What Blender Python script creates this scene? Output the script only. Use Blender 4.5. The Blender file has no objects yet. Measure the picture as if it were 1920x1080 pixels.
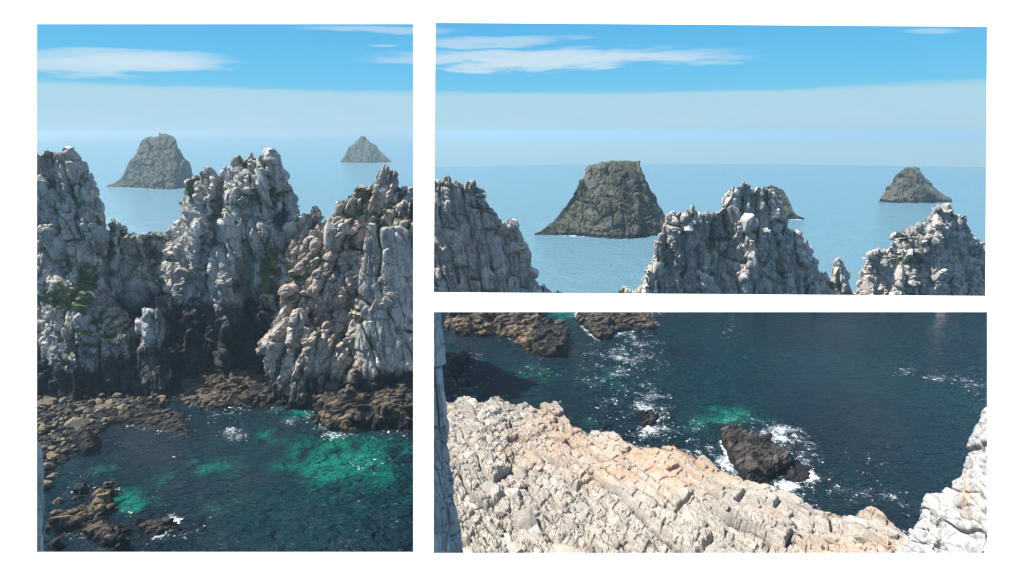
import bpy, math, random
import numpy as np
from mathutils import Vector
from concurrent.futures import ThreadPoolExecutor
S = bpy.context.scene
R = math.radians
rng = np.random.default_rng(7); random.seed(7)

# ------------------------------------------------------------------ camera
H = 60.0; F = 1000.0; PITCH = math.atan((540 - 248) / F)
CP, SP = math.cos(PITCH), math.sin(PITCH)
cam = bpy.data.objects.new('camera', bpy.data.cameras.new('camera'))
S.collection.objects.link(cam); S.camera = cam
cam.location = (0, 0, H); cam.rotation_euler = (R(90) - PITCH, 0, 0)
cam.data.sensor_fit = 'HORIZONTAL'; cam.data.sensor_width = 36.0; cam.data.lens = 36.0 * F / 1920
cam.data.clip_start = 0.1; cam.data.clip_end = 40000
S.render.resolution_x = 1024; S.render.resolution_y = 576
S.view_settings.view_transform = 'Standard'; S.view_settings.look = 'None'; S.view_settings.gamma = 1
S.view_settings.exposure = 1.45

# ------------------------------------------------------------------ sky and sun
SUN_EL, SUN_AZ = R(56), R(-72)          # azimuth from +Y, negative to the left: ahead of the camera and left
W = bpy.data.worlds.new("World"); S.world = W; W.use_nodes = True
wt = W.node_tree; wt.nodes.clear()
def wn(t, **k):
    n = wt.nodes.new(t)
    for a, b in k.items(): setattr(n, a, b)
    return n
def wm(op, a, b=None, c=None, clamp=False):
    n = wn('ShaderNodeMath', operation=op, use_clamp=clamp)
    for i, v in enumerate((a, b, c)):
        if v is None: continue
        if isinstance(v, (int, float)): n.inputs[i].default_value = v
        else: wt.links.new(v, n.inputs[i])
    return n.outputs[0]
sky = wn('ShaderNodeTexSky', sky_type='NISHITA', sun_disc=False)
sky.sun_elevation = SUN_EL; sky.sun_rotation = SUN_AZ; sky.air_density = 1.0; sky.dust_density = 0.6; sky.ozone_density = 1.5
tc = wn('ShaderNodeTexCoord'); sx = wn('ShaderNodeSeparateXYZ'); wt.links.new(tc.outputs['Generated'], sx.inputs[0])
az = wm('MULTIPLY', wm('ARCTAN2', sx.outputs[0], sx.outputs[1]), 180 / math.pi)      # degrees
el = wm('MULTIPLY', wm('ARCSINE', sx.outputs[2]), 180 / math.pi)
# low sky: measured colours of the clear band over the sea
ramp = wn('ShaderNodeValToRGB'); cr = ramp.color_ramp
SK = 1 / (2 ** 1.45)
def lin(r, g, b): return tuple(((v / 255 + .055) / 1.055) ** 2.4 if v > 10 else v / 255 / 12.92 for v in (r, g, b)) + (1,)
stops = [(0.0, (150, 203, 226)), (0.5, (162, 208, 228)), (0.58, (128, 205, 236)), (0.70, (108, 196, 240)), (1.0, (70, 165, 230))]
while len(cr.elements) < len(stops): cr.elements.new(0.5)
for e, (p, c) in zip(cr.elements, stops): e.position = p; e.color = lin(*c)
wt.links.new(wm('MULTIPLY_ADD', el, 1 / 30, 0.5, clamp=True), ramp.inputs[0])
comb = wn('ShaderNodeCombineXYZ'); wt.links.new(wm('MULTIPLY', az, 0.10), comb.inputs[0]); wt.links.new(wm('MULTIPLY', el, 0.9), comb.inputs[1])
noi = wn('ShaderNodeTexNoise'); noi.inputs['Scale'].default_value = 1.3; noi.inputs['Detail'].default_value = 7; noi.inputs['Roughness'].default_value = .6
wt.links.new(comb.outputs[0], noi.inputs['Vector'])
nz = wm('SUBTRACT', noi.outputs['Fac'], 0.5)
def smooth(x, a, b):
    n = wn('ShaderNodeMapRange', interpolation_type='SMOOTHSTEP')
    wt.links.new(x, n.inputs[0]); n.inputs[1].default_value = a; n.inputs[2].default_value = b
    return n.outputs[0]
# low bank of thin cloud, soft top near 4.4 degrees
bank_e = wm('ADD', el, wm('MULTIPLY', nz, 1.1))
bank = wm('MULTIPLY', wm('SUBTRACT', 1.0, smooth(bank_e, 3.45, 4.1)), wm('MULTIPLY_ADD', nz, .35, .80))
bank = wm('MULTIPLY', bank, smooth(el, -7.0, -.5))
def ang(px, py):
    u, v = (px - 960) / F, (540 - py) / F
    d = Vector((u, v * SP + CP, v * CP - SP)).normalized()
    return math.degrees(math.atan2(d.x, d.y)), math.degrees(math.asin(d.z))
def streak(px0, px1, py, hh, strength, tilt=0.0, soft=.55):
    strength *= .8
    a0, e0 = ang(px0, py); a1, e1 = ang(px1, py + tilt)
    ca, ce, ra, re = (a0 + a1) / 2, (e0 + e1) / 2, (a1 - a0) / 2, hh
    dx = wm('DIVIDE', wm('SUBTRACT', az, ca), ra)
    line = wm('MULTIPLY_ADD', dx, (e1 - e0) / 2, ce)
    dy = wm('DIVIDE', wm('SUBTRACT', el, line), re)
    dy = wm('ADD', dy, wm('MULTIPLY', nz, 3.2))
    r = wm('ADD', wm('MULTIPLY', dx, dx), wm('MULTIPLY', dy, dy))
    r = wm('ADD', r, wm('MULTIPLY', nz, -1.4))
    return wm('MULTIPLY', wm('SUBTRACT', 1.0, smooth(r, soft * .15, 1.35)), strength)
cl = bank
for a in [(-60, 440, 121, .95, .95, -6), (0, 290, 103, .38, .6, -8), (560, 860, 50, .35, .55, 8), (690, 750, 86, .16, .5, 0),
          (700, 1390, 109, 1.0, .95, -8), (770, 1060, 82, .5, .65, -10), (1690, 1800, 58, .2, .5, 0), (1040, 1120, 70, .2, .3, 0),
          (1240, 1420, 104, .28, .4, 4)]:
    cl = wm('MAXIMUM', cl, streak(*a))
mixc = wn('ShaderNodeMix', data_type='RGBA'); wt.links.new(cl, mixc.inputs[0]); wt.links.new(ramp.outputs[0], mixc.inputs[6])
ccol = wn('ShaderNodeMix', data_type='RGBA'); wt.links.new(smooth(el, 3.8, 5.6), ccol.inputs[0])
ccol.inputs[6].default_value = lin(186, 219, 234); ccol.inputs[7].default_value = lin(222, 236, 243)
wt.links.new(ccol.outputs[2], mixc.inputs[7])
low = wn('ShaderNodeBackground'); wt.links.new(mixc.outputs[2], low.inputs[0]); low.inputs[1].default_value = SK
high = wn('ShaderNodeBackground'); wt.links.new(sky.outputs[0], high.inputs[0]); high.inputs[1].default_value = 0.085
ms = wn('ShaderNodeMixShader'); wt.links.new(smooth(el, 11, 32), ms.inputs[0]); wt.links.new(low.outputs[0], ms.inputs[1]); wt.links.new(high.outputs[0], ms.inputs[2])
wo = wn('ShaderNodeOutputWorld'); wt.links.new(ms.outputs[0], wo.inputs[0])
sun = bpy.data.objects.new('sun', bpy.data.lights.new('sun', 'SUN')); S.collection.objects.link(sun)
sun.data.energy = 4.2; sun.data.angle = R(0.5); sun.data.color = (1, .96, .90)
sd = Vector((math.sin(SUN_AZ) * math.cos(SUN_EL), math.cos(SUN_AZ) * math.cos(SUN_EL), math.sin(SUN_EL)))
sun.rotation_euler = sd.to_track_quat('Z', 'Y').to_euler()

# ------------------------------------------------------------------ helpers
def ray(px, py):
    u, v = (np.asarray(px, float) - 960) / F, (540 - np.asarray(py, float)) / F
    return u, v * SP + CP, v * CP - SP
def at(px, py, Y):
    u, y, z = ray(px, py); t = Y / y
    return np.stack([u * t, y * t, H + z * t], -1)
def atz(px, py, Z=0.0):
    u, y, z = ray(px, py); t = (Z - H) / z
    return np.stack([u * t, y * t, np.full_like(t, Z) if np.ndim(t) else Z], -1)
def proj(P):
    d = P[..., 1] * CP - (P[..., 2] - H) * SP
    up = P[..., 1] * SP + (P[..., 2] - H) * CP
    return 960 + F * P[..., 0] / d, 540 - F * up / d
def _h(ix, iy, iz, s):
    h = (ix.astype(np.uint32) * np.uint32(0x8da6b343)) ^ (iy.astype(np.uint32) * np.uint32(0xd8163841)) ^ (iz.astype(np.uint32) * np.uint32(0xcb1ab31f)) ^ np.uint32((s * 0x9E3779B1) & 0xffffffff)
    h ^= h >> np.uint32(15); h *= np.uint32(0x2c1b3c6d); h ^= h >> np.uint32(12); h *= np.uint32(0x297a2d39); h ^= h >> np.uint32(15)
    return h
def _r(h, k):
    h = h * np.uint32(2654435761 + 2 * k * 7919 & 0xffffffff | 1); h ^= h >> np.uint32(13)
    return (h & np.uint32(0xffff)).astype(np.float32) / np.float32(65535)
def _chunks(fn, P):
    n = max(1, len(P) // 30000 + 1); parts = np.array_split(P, n)
    with ThreadPoolExecutor(4) as ex: out = list(ex.map(fn, parts))
    return [np.concatenate(c) for c in zip(*out)]
def worley(P, seed):
    def fn(p):
        c = np.floor(p).astype(np.int32); f = p - c
        F1 = np.full(len(p), 9., np.float32); F2 = F1.copy(); I = np.zeros(len(p), np.uint32); D = np.zeros((len(p), 3), np.float32)
        for dx in (-1, 0, 1):
            for dy in (-1, 0, 1):
                for dz in (-1, 0, 1):
                    h = _h(c[:, 0] + dx, c[:, 1] + dy, c[:, 2] + dz, seed)
                    ox = dx + _r(h, 1) - f[:, 0]; oy = dy + _r(h, 2) - f[:, 1]; oz = dz + _r(h, 3) - f[:, 2]
                    d = np.sqrt(ox * ox + oy * oy + oz * oz); m = d < F1
                    F2 = np.where(m, F1, np.minimum(F2, d)); F1 = np.where(m, d, F1); I = np.where(m, h, I)
                    D[m, 0] = ox[m]; D[m, 1] = oy[m]; D[m, 2] = oz[m]
        return F1, F2, I, D
    return _chunks(fn, P.astype(np.float32))
def vnoise(P, seed):
    def fn(p):
        c = np.floor(p).astype(np.int32); f = p - c; f = f * f * (3 - 2 * f); out = 0
        for dx in (0, 1):
            for dy in (0, 1):
                for dz in (0, 1):
                    w = (f[:, 0] if dx else 1 - f[:, 0]) * (f[:, 1] if dy else 1 - f[:, 1]) * (f[:, 2] if dz else 1 - f[:, 2])
                    out = out + w * _r(_h(c[:, 0] + dx, c[:, 1] + dy, c[:, 2] + dz, seed), 1)
        return (out * 2 - 1,)
    return _chunks(fn, P.astype(np.float32))[0]
def fbm(P, seed, oct=4, rough=.5):
    a, o, t = 1., 0, 0
    for i in range(oct):
        o = o + a * vnoise(P * 2 ** i + i * 17.3, seed + i); t += a; a *= rough
    return o / t
def sstep(x, a, b):
    t = np.clip((x - a) / (b - a), 0, 1); return t * t * (3 - 2 * t)

TILT = 1.7
def blocks(P, seed, octs, lean=(0, 0), stretch=2.0):
    """joint-bounded block relief: a height per point in metres and a 0..1 value per block.
    octs: (block size, step amount, tilt amount, crack depth)"""
    Q = P.copy().astype(np.float32)
    wv = np.stack([fbm(P * .11, seed + 50, 3), fbm(P * .11 + 9, seed + 51, 3), fbm(P * .11 + 5, seed + 52, 3)], -1)
    Q = Q + wv * 2.0
    Q[:, 0] += lean[0] * Q[:, 2]; Q[:, 1] += lean[1] * Q[:, 2]
    Q[:, 2] /= stretch
    cre = np.zeros(len(P), np.float32); h = np.zeros(len(P), np.float32); val = np.zeros(len(P), np.float32)
    for i, (sz, st, ti, cr) in enumerate(octs):
        q = Q / sz + wv * .25 * (1 if i else 0) + i * 3.7
        F1, F2, I, D = worley(q, seed + i * 13)
        rr = _r(I, 5); tv = np.stack([_r(I, 6), _r(I, 7), _r(I, 8)], -1) * 2 - 1
        e = F2 - F1
        h += st * (rr - .5) * 2 * sstep(e, 0, .09) + ti * TILT * (D * tv).sum(1) * sstep(e, 0, .09) + cr * 1.3 * (np.sqrt(np.clip(e / .28, 0, 1)) - 1)
        if i < 2: cre = np.maximum(cre, np.exp(-e / (.05 + .03 * i)) * (1, .7)[i])
        val += (_r(I, 9) - .5) * (.5 if i == 0 else .3)
    blocks.cre = cre
    return h, val + .5

def gridmesh(name, G, closed=False):
    nu, nv = G.shape[:2]
    me = bpy.data.meshes.new(name); i = np.arange(nu * nv).reshape(nu, nv)
    q = np.stack([i[:-1, :-1], i[1:, :-1], i[1:, 1:], i[:-1, 1:]], -1).reshape(-1, 4)
    return mesh_from(name, G.reshape(-1, 3), q)
def mesh_from(name, V, q):
    me = bpy.data.meshes.new(name); k = q.shape[1]
    me.vertices.add(len(V)); me.vertices.foreach_set('co', V.astype(np.float32).ravel())
    me.loops.add(q.size); me.loops.foreach_set('vertex_index', q.astype(np.int32).ravel())
    me.polygons.add(len(q)); me.polygons.foreach_set('loop_start', np.arange(0, q.size, k, dtype=np.int32))
    me.update(calc_edges=True); return me
def attr(me, name, A):
    a = me.color_attributes.new(name, 'FLOAT_COLOR', 'POINT'); a.data.foreach_set('color', A.astype(np.float32).ravel())
def _ico(sub):
    import bmesh
    bm = bmesh.new(); bmesh.ops.create_icosphere(bm, subdivisions=sub, radius=1); bm.verts.ensure_lookup_table()
    V = np.array([v.co[:] for v in bm.verts]); q = np.array([[v.index for v in f.verts] for f in bm.faces]); bm.free(); return V, q
def cut_shape(sub, seed, planes=15):
    V, q = _ico(sub); r_ = np.random.default_rng(seed); n = r_.normal(size=(planes, 3)); n /= np.linalg.norm(n, axis=1)[:, None]; d = r_.uniform(.66, .9, planes)
    ax = np.concatenate([np.eye(3), -np.eye(3)]) + r_.normal(size=(6, 3)) * .16; ax /= np.linalg.norm(ax, axis=1)[:, None]; n = np.concatenate([ax, n]); d = np.concatenate([r_.uniform(.45, .66, 6), d])
    for _ in range(3):
        for a, b in zip(n, d): V = V - np.clip(V @ a - b, 0, None)[:, None] * a
    V = V * 1.25 * (1 + .07 * fbm(V * 2.1 + seed, seed, 3)[:, None]); return V, q
def hull_shape(seed, n):
    """sharp-edged block: convex hull of boxy random points"""
    import bmesh
    r_ = np.random.default_rng(seed); P = r_.normal(size=(n, 3)); P /= (np.abs(P) ** 5).sum(1, keepdims=True) ** .2; P *= r_.uniform(.78, 1.02, (n, 1))
    bm = bmesh.new(); [bm.verts.new(p) for p in P]; g_ = bmesh.ops.convex_hull(bm, input=bm.verts)
    bmesh.ops.delete(bm, geom=[v for v in bm.verts if not v.link_faces], context='VERTS'); bmesh.ops.triangulate(bm, faces=bm.faces)
    bmesh.ops.recalc_face_normals(bm, faces=bm.faces); bm.verts.index_update()
    V = np.array([v.co[:] for v in bm.verts]); q = np.array([[v.index for v in f.verts] for f in bm.faces]); bm.free(); return V, q
SH_S = [hull_shape(900 + i, 16) for i in range(20)]; SH_L = [hull_shape(950 + i, 26) for i in range(20)]
def chunks(G, N, count, smin, smax, seed, axis=(0, 0, 1), aspect=2.0, sink=.72, wgt=None, power=2.2, jitter=.3):
    """angular blocks bedded in a rock surface; returns vertices, triangles and a 0..1 value per vertex"""
    r_ = np.random.default_rng(seed); P = G.reshape(-1, 3); Nn = N.reshape(-1, 3)
    area = np.linalg.norm(np.cross(np.gradient(G, axis=0), np.gradient(G, axis=1)), axis=-1).ravel()
    w = area if wgt is None else area * wgt.ravel(); w = w / w.sum(); idx = r_.choice(len(P), count, p=w)
    VV, TT, BB, off = [], [], [], 0; ax = np.array(axis, float); ax /= np.linalg.norm(ax)
    for i in idx:
        sz = smin + (smax - smin) * r_.random() ** power
        V, q = (SH_L if sz > (smin + smax) * .4 else SH_S)[r_.integers(20)]
        n = Nn[i]; a = ax + r_.normal(size=3) * jitter; a -= n * (a @ n) * .7; a /= np.linalg.norm(a)
        b = np.cross(a, n); b /= max(np.linalg.norm(b), 1e-6); c = np.cross(b, a); th = r_.uniform(-.5, .5); b, c = b * math.cos(th) + c * math.sin(th), c * math.cos(th) - b * math.sin(th)
        asp = aspect * r_.uniform(.6, 1.35)
        W_ = V[:, :1] * b * sz * .5 * r_.uniform(.75, 1.2) + V[:, 1:2] * c * sz * .5 * r_.uniform(.7, 1.1) + V[:, 2:] * a * sz * .5 * asp
        VV.append(P[i] - n * sz * sink * .5 + W_); TT.append(q + off); BB.append(np.full(len(V), r_.random())); off += len(V)
    return np.concatenate(VV), np.concatenate(TT), np.concatenate(BB)
def vnormals(V, T):
    fn = np.cross(V[T[:, 1]] - V[T[:, 0]], V[T[:, 2]] - V[T[:, 0]]); N = np.zeros_like(V)
    for j in range(3): np.add.at(N, T[:, j], fn)
    return N / np.maximum(np.linalg.norm(N, axis=1, keepdims=True), 1e-9)
def mesh_mixed(name, V, q, T):
    me = bpy.data.meshes.new(name); me.vertices.add(len(V)); me.vertices.foreach_set('co', V.astype(np.float32).ravel())
    L = np.concatenate([q.ravel(), T.ravel()]).astype(np.int32); me.loops.add(len(L)); me.loops.foreach_set('vertex_index', L)
    st = np.concatenate([np.arange(len(q)) * 4, q.size + np.arange(len(T)) * 3]).astype(np.int32); me.polygons.add(len(st)); me.polygons.foreach_set('loop_start', st)
    me.update(calc_edges=True); return me
def gridquads(nu, nv):
    i = np.arange(nu * nv).reshape(nu, nv); return np.stack([i[:-1, :-1], i[1:, :-1], i[1:, 1:], i[:-1, 1:]], -1).reshape(-1, 4)
def bricks(a, b, w, l, seed, P, warp=.3):
    """irregular joint-bounded slabs: strips across a, cut at staggered places along b"""
    wa = fbm(P / (w * 3.5), seed, 3); wb = fbm(P / (l * 2.5), seed + 5, 3); aa = a / w + wa * warp * 3; i = np.floor(aa); fa = aa - i
    z0 = np.zeros_like(i); h1 = _h(i.astype(np.int32), z0.astype(np.int32), z0.astype(np.int32), seed + 2); bb = b / (l * (.6 + .8 * _r(h1, 1))) + wb * warp * 2 + _r(h1, 2) * 7
    j = np.floor(bb); fb = bb - j; h2 = _h(i.astype(np.int32), j.astype(np.int32), z0.astype(np.int32), seed + 3)
    e = np.minimum(np.minimum(fa, 1 - fa) * w, np.minimum(fb, 1 - fb) * l)            # metres to the nearest joint
    return _r(h2, 4) - .5, (fa - .5) * (_r(h2, 5) - .5) * w + (fb - .5) * (_r(h2, 6) - .5) * l, e, _r(h2, 7)
def brick_relief(a, b, P, seed, lv):
    h = 0; v = 0; c = 0
    for q, (w, l, st, ti, cr, cw) in enumerate(lv):
        s_, t_, e, rv = bricks(a, b, w, l, seed + 31 * q, P); h = h + s_ * 2 * st + t_ * ti - cr * np.exp(-(e / cw) ** 1.5); v = v + (rv - .5) * (.7, .4, .3)[q]; c = np.maximum(c, np.exp(-(e / cw) ** 2) * (1, .7, .4)[q])
    return h, v, c
def gnormal(G):
    du = np.gradient(G, axis=0); dv = np.gradient(G, axis=1)
    n = np.cross(du, dv); return n / np.maximum(np.linalg.norm(n, axis=-1, keepdims=True), 1e-6)
def blur(A, k=2):
    for _ in range(k):
        B = np.pad(A, ((1, 1), (1, 1)) + ((0, 0),) * (A.ndim - 2), mode='edge')
        A = (B[1:-1, 1:-1] * 2 + B[:-2, 1:-1] + B[2:, 1:-1] + B[1:-1, :-2] + B[1:-1, 2:]) / 6
    return A
def put(name, me, mat, label=None, cat=None, group=None, kind=None, parent=None, smooth=False):
    o = bpy.data.objects.new(name, me); S.collection.objects.link(o)
    if mat: me.materials.append(mat)
    if label: o['label'] = label
    if cat: o['category'] = cat
    if group: o['group'] = group
    if kind: o['kind'] = kind
    if parent: o.parent = parent
    me.polygons.foreach_set('use_smooth', np.full(len(me.polygons), smooth))
    return o

# ------------------------------------------------------------------ materials
class NT:
    def __init__(s, name):
        s.m = bpy.data.materials.new(name); s.m.use_nodes = True; s.t = s.m.node_tree; s.t.nodes.clear()
        s.out = s.t.nodes.new('ShaderNodeOutputMaterial'); s.b = s.n('ShaderNodeBsdfPrincipled'); s.l(s.b.outputs[0], s.out.inputs[0])
    def n(s, t, **k):
        n = s.t.nodes.new(t)
        for a, b in k.items(): setattr(n, a, b)
        return n
    def l(s, a, b): s.t.links.new(a, b)
    def set(s, sock, v):
        if isinstance(v, (int, float, tuple)): sock.default_value = v
        else: s.l(v, sock)
    def math(s, op, a, b=None, c=None, clamp=False):
        n = s.n('ShaderNodeMath', operation=op, use_clamp=clamp)
        for i, v in enumerate((a, b, c)):
            if v is not None: s.set(n.inputs[i], v)
        return n.outputs[0]
    def mix(s, f, a, b):
        n = s.n('ShaderNodeMix', data_type='RGBA'); s.set(n.inputs[0], f); s.set(n.inputs[6], a); s.set(n.inputs[7], b); return n.outputs[2]
    def rng(s, x, a, b, c=0., d=1.):
        n = s.n('ShaderNodeMapRange', interpolation_type='SMOOTHSTEP'); s.set(n.inputs[0], x)
        for i, v in enumerate((a, b, c, d)): n.inputs[i + 1].default_value = v
        return n.outputs[0]
    def noise(s, vec, sc, det=5, ro=.55, dist=0.):
        n = s.n('ShaderNodeTexNoise'); s.l(vec, n.inputs['Vector']); n.inputs['Scale'].default_value = sc
        n.inputs['Detail'].default_value = det; n.inputs['Roughness'].default_value = ro; n.inputs['Distortion'].default_value = dist
        return n.outputs['Fac']
def rock_mat(name, light, dark, tan, moss=(.042, .066, .018), wet_shade=(.006, .0075, .010), sc=1.0, bump=.5, bumpd=.12, crk=(.07, .065, .06), crk_sc=.9, crk_amt=.6, streak=.6, mapsc=(1, 1, .5), rot=(0, 0, 0)):
    k = NT(name); g = k.n('ShaderNodeNewGeometry').outputs['Position']
    mp = k.n('ShaderNodeMapping'); k.l(g, mp.inputs[0]); mp.inputs['Scale'].default_value = mapsc; mp.inputs['Rotation'].default_value = rot; pos = mp.outputs[0]
    at_ = k.n('ShaderNodeAttribute', attribute_name='tint'); sp = k.n('ShaderNodeSeparateColor'); k.l(at_.outputs['Color'], sp.inputs[0])
    blk, mos, we, ta = sp.outputs[0], sp.outputs[1], sp.outputs[2], at_.outputs['Alpha']
    n1 = k.noise(pos, .35 * sc, 6, .65); n2 = k.noise(pos, 2.2 * sc, 6, .7); n3 = k.noise(pos, 9 * sc, 4, .7)
    f = k.math('ADD', k.math('MULTIPLY', k.rng(n1, .3, .7), .45), k.math('ADD', k.math('MULTIPLY', k.rng(n2, .3, .7), .35), k.math('MULTIPLY_ADD', blk, .9, -.35)), clamp=True)
    c = k.mix(f, light, dark)
    ms_ = k.n('ShaderNodeMapping'); k.l(g, ms_.inputs[0]); ms_.inputs['Scale'].default_value = (1, 1, .09); st_ = k.noise(ms_.outputs[0], .5 * sc, 4, .6)
    c = k.mix(k.math('MULTIPLY', k.rng(st_, .52, .66), streak), c, tuple(v * .5 for v in dark[:3]) + (1,))      # water stains
    c = k.mix(k.math('MULTIPLY', ta, k.rng(n2, .35, .62)), c, tan)
    c = k.mix(k.math('MULTIPLY', k.rng(n3, .58, .72), .45), c, tuple(v * .45 for v in dark[:3]) + (1,))      # lichen specks
    v = k.n('ShaderNodeTexVoronoi', feature='DISTANCE_TO_EDGE'); v.inputs['Scale'].default_value = crk_sc * sc
    wp = k.n('ShaderNodeVectorMath', operation='MULTIPLY_ADD'); nc = k.n('ShaderNodeTexNoise'); nc.inputs['Scale'].default_value = 1.1 * sc; nc.inputs['Detail'].default_value = 5
    k.l(pos, nc.inputs['Vector']); k.l(nc.outputs['Color'], wp.inputs[0]); wp.inputs[1].default_value = (.9 / sc,) * 3; k.l(pos, wp.inputs[2]); k.l(wp.outputs[0], v.inputs['Vector'])
    edge = k.rng(v.outputs['Distance'], .0, .035)
    c = k.mix(k.math('MULTIPLY', k.math('SUBTRACT', 1., edge), crk_amt), c, crk + (1,))                         # soil-filled joints
    m2 = k.math('ADD', mos, k.math('MULTIPLY_ADD', n2, 1.2, -.6))
    c = k.mix(k.math('MULTIPLY', k.rng(m2, .38, .62), .92), c, k.mix(n3, moss + (1,), tuple(x * 2.1 for x in moss) + (1,)))
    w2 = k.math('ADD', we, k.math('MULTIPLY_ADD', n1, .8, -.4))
    wf = k.rng(w2, .3, .75); c = k.mix(k.math('MULTIPLY', wf, .96), c, wet_shade + (1,))  # dark damp tone, which also carries painted-in shade
    k.l(c, k.b.inputs['Base Color'])
    k.l(k.math('MULTIPLY_ADD', wf, -.2, .92), k.b.inputs['Roughness']); k.b.inputs['Specular IOR Level'].default_value = .2
    hgt = k.math('ADD', k.math('MULTIPLY', n2, .6), k.math('ADD', k.math('MULTIPLY', n3, .35), k.math('MULTIPLY', edge, .35)))
    bp = k.n('ShaderNodeBump'); bp.inputs['Strength'].default_value = bump; bp.inputs['Distance'].default_value = bumpd; k.l(hgt, bp.inputs['Height']); k.l(bp.outputs[0], k.b.inputs['Normal'])
    return k.m
M_RIDGE = rock_mat('pale_quartzite', (.58, .535, .47, 1), (.26, .245, .225, 1), (.33, .215, .14, 1), bump=.7, bumpd=.35, crk_sc=.55)
M_STACK = rock_mat('far_stack_rock', (.115, .11, .09, 1), (.035, .037, .03, 1), (.20, .16, .11, 1), sc=.3, bump=.6, bumpd=.8, moss=(.05, .055, .022))
M_REEF = rock_mat('dark_reef_rock', (.085, .072, .06, 1), (.022, .020, .019, 1), (.25, .175, .09, 1), wet_shade=(.009, .0085, .009), bump=.8, bumpd=.15, crk_sc=1.2)
M_BOULD = rock_mat('beach_boulder_rock', (.17, .15, .115, 1), (.05, .045, .037, 1), (.36, .25, .12, 1), bump=.5, bumpd=.08)
M_PILLAR = rock_mat('shaded_pillar_rock', (.62, .60, .57, 1), (.36, .35, .34, 1), (.45, .33, .2, 1), sc=2.5, bump=.6, bumpd=.05, crk_sc=.5, crk_amt=.4)
M_SLOPE = rock_mat('cream_slope_rock', streak=0, light=(.375, .34, .285, 1), dark=(.18, .16, .138, 1), tan=(.36, .19, .09, 1), sc=1.6, bump=.55, bumpd=.1, crk_sc=.55, crk_amt=.5, mapsc=(1, .55, 1), rot=(0, 0, R(28)))
M_NEAR = rock_mat('near_pale_rock', (.40, .385, .36, 1), (.26, .255, .25, 1), (.32, .19, .10, 1), sc=3.0, bump=.6, bumpd=.04, crk_sc=.5, crk_amt=.3)

kg = NT('grass'); gg = kg.n('ShaderNodeNewGeometry').outputs['Position']
kg.l(kg.mix(kg.rng(kg.noise(gg, .6, 4), .35, .65), (.05, .085, .018, 1), (.15, .17, .05, 1)), kg.b.inputs['Base Color']); kg.b.inputs['Roughness'].default_value = .8; M_GRASS = kg.m
# ------------------------------------------------------------------ added white border with three openings, not part of the place
def build_border():
    n = Vector((0, -math.cos(R(50)), math.sin(R(50))))           # leans back 50 degrees, facing up and to the viewer
    c = Vector((0, CP * 6.0, H - SP * 6.0))
    EYE = Vector((0, 0, H))
    def hit(px, py, back=0.0):
        u, y, z = ray(px, py); d = Vector((float(u), float(y), float(z)))
        t = ((c - n * back) - EYE).dot(n) / d.dot(n); return EYE + d * t
    outer = [(-260, -190), (2180, -190), (2180, 1330), (-260, 1330)]
    holes = [[(69, 45), (775, 45), (775, 1035), (69, 1035)], [(816.5, 42.5), (1851, 50), (1847.5, 555), (813, 548)], [(813, 585), (1851, 585), (1851, 1037), (813, 1037)]]
    import bmesh
    from mathutils.geometry import tessellate_polygon
    bm = bmesh.new()
    e1 = Vector((1, 0, 0)); e2 = n.cross(e1)
    T = .14
    def add(poly_sets, back, flip):
        polys = [[hit(*p, back=back) for p in pl] for pl in poly_sets]
        flat = [p for pl in polys for p in pl]
        tri = tessellate_polygon([[Vector(((p - c).dot(e1), (p - c).dot(e2), 0)) for p in pl] for pl in polys])
        vs = [bm.verts.new(p) for p in flat]
        for t in tri: bm.faces.new([vs[i] for i in t])
        return vs
    grow = lambda h: [((x - sum(q[0] for q in h) / 4) * 1.012 + sum(q[0] for q in h) / 4, (y - sum(q[1] for q in h) / 4) * 1.012 + sum(q[1] for q in h) / 4) for x, y in h]
    fa = add([outer] + holes, 0, False); ba = add([outer] + [grow(h) for h in holes], T, True)
    for k in range(4):
        for j in range(4):
            a, b = k * 4 + j, k * 4 + (j + 1) % 4
            bm.faces.new([fa[a], fa[b], ba[b], ba[a]])
    bmesh.ops.recalc_face_normals(bm, faces=bm.faces)
    me = bpy.data.meshes.new('added_white_border'); bm.to_mesh(me); bm.free()
    k = NT('white_paint'); g = k.n('ShaderNodeNewGeometry').outputs['Position']; nn = k.noise(g, 6, 4)
    k.l(k.mix(nn, (.86, .86, .86, 1), (.89, .89, .89, 1)), k.b.inputs['Base Color']); k.b.inputs['Roughness'].default_value = .85; k.b.inputs['Specular IOR Level'].default_value = .2
    put('added_white_border', me, k.m, 'added plain white border with one tall and two wide openings onto the sea cliffs', 'added border')
build_border()

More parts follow.
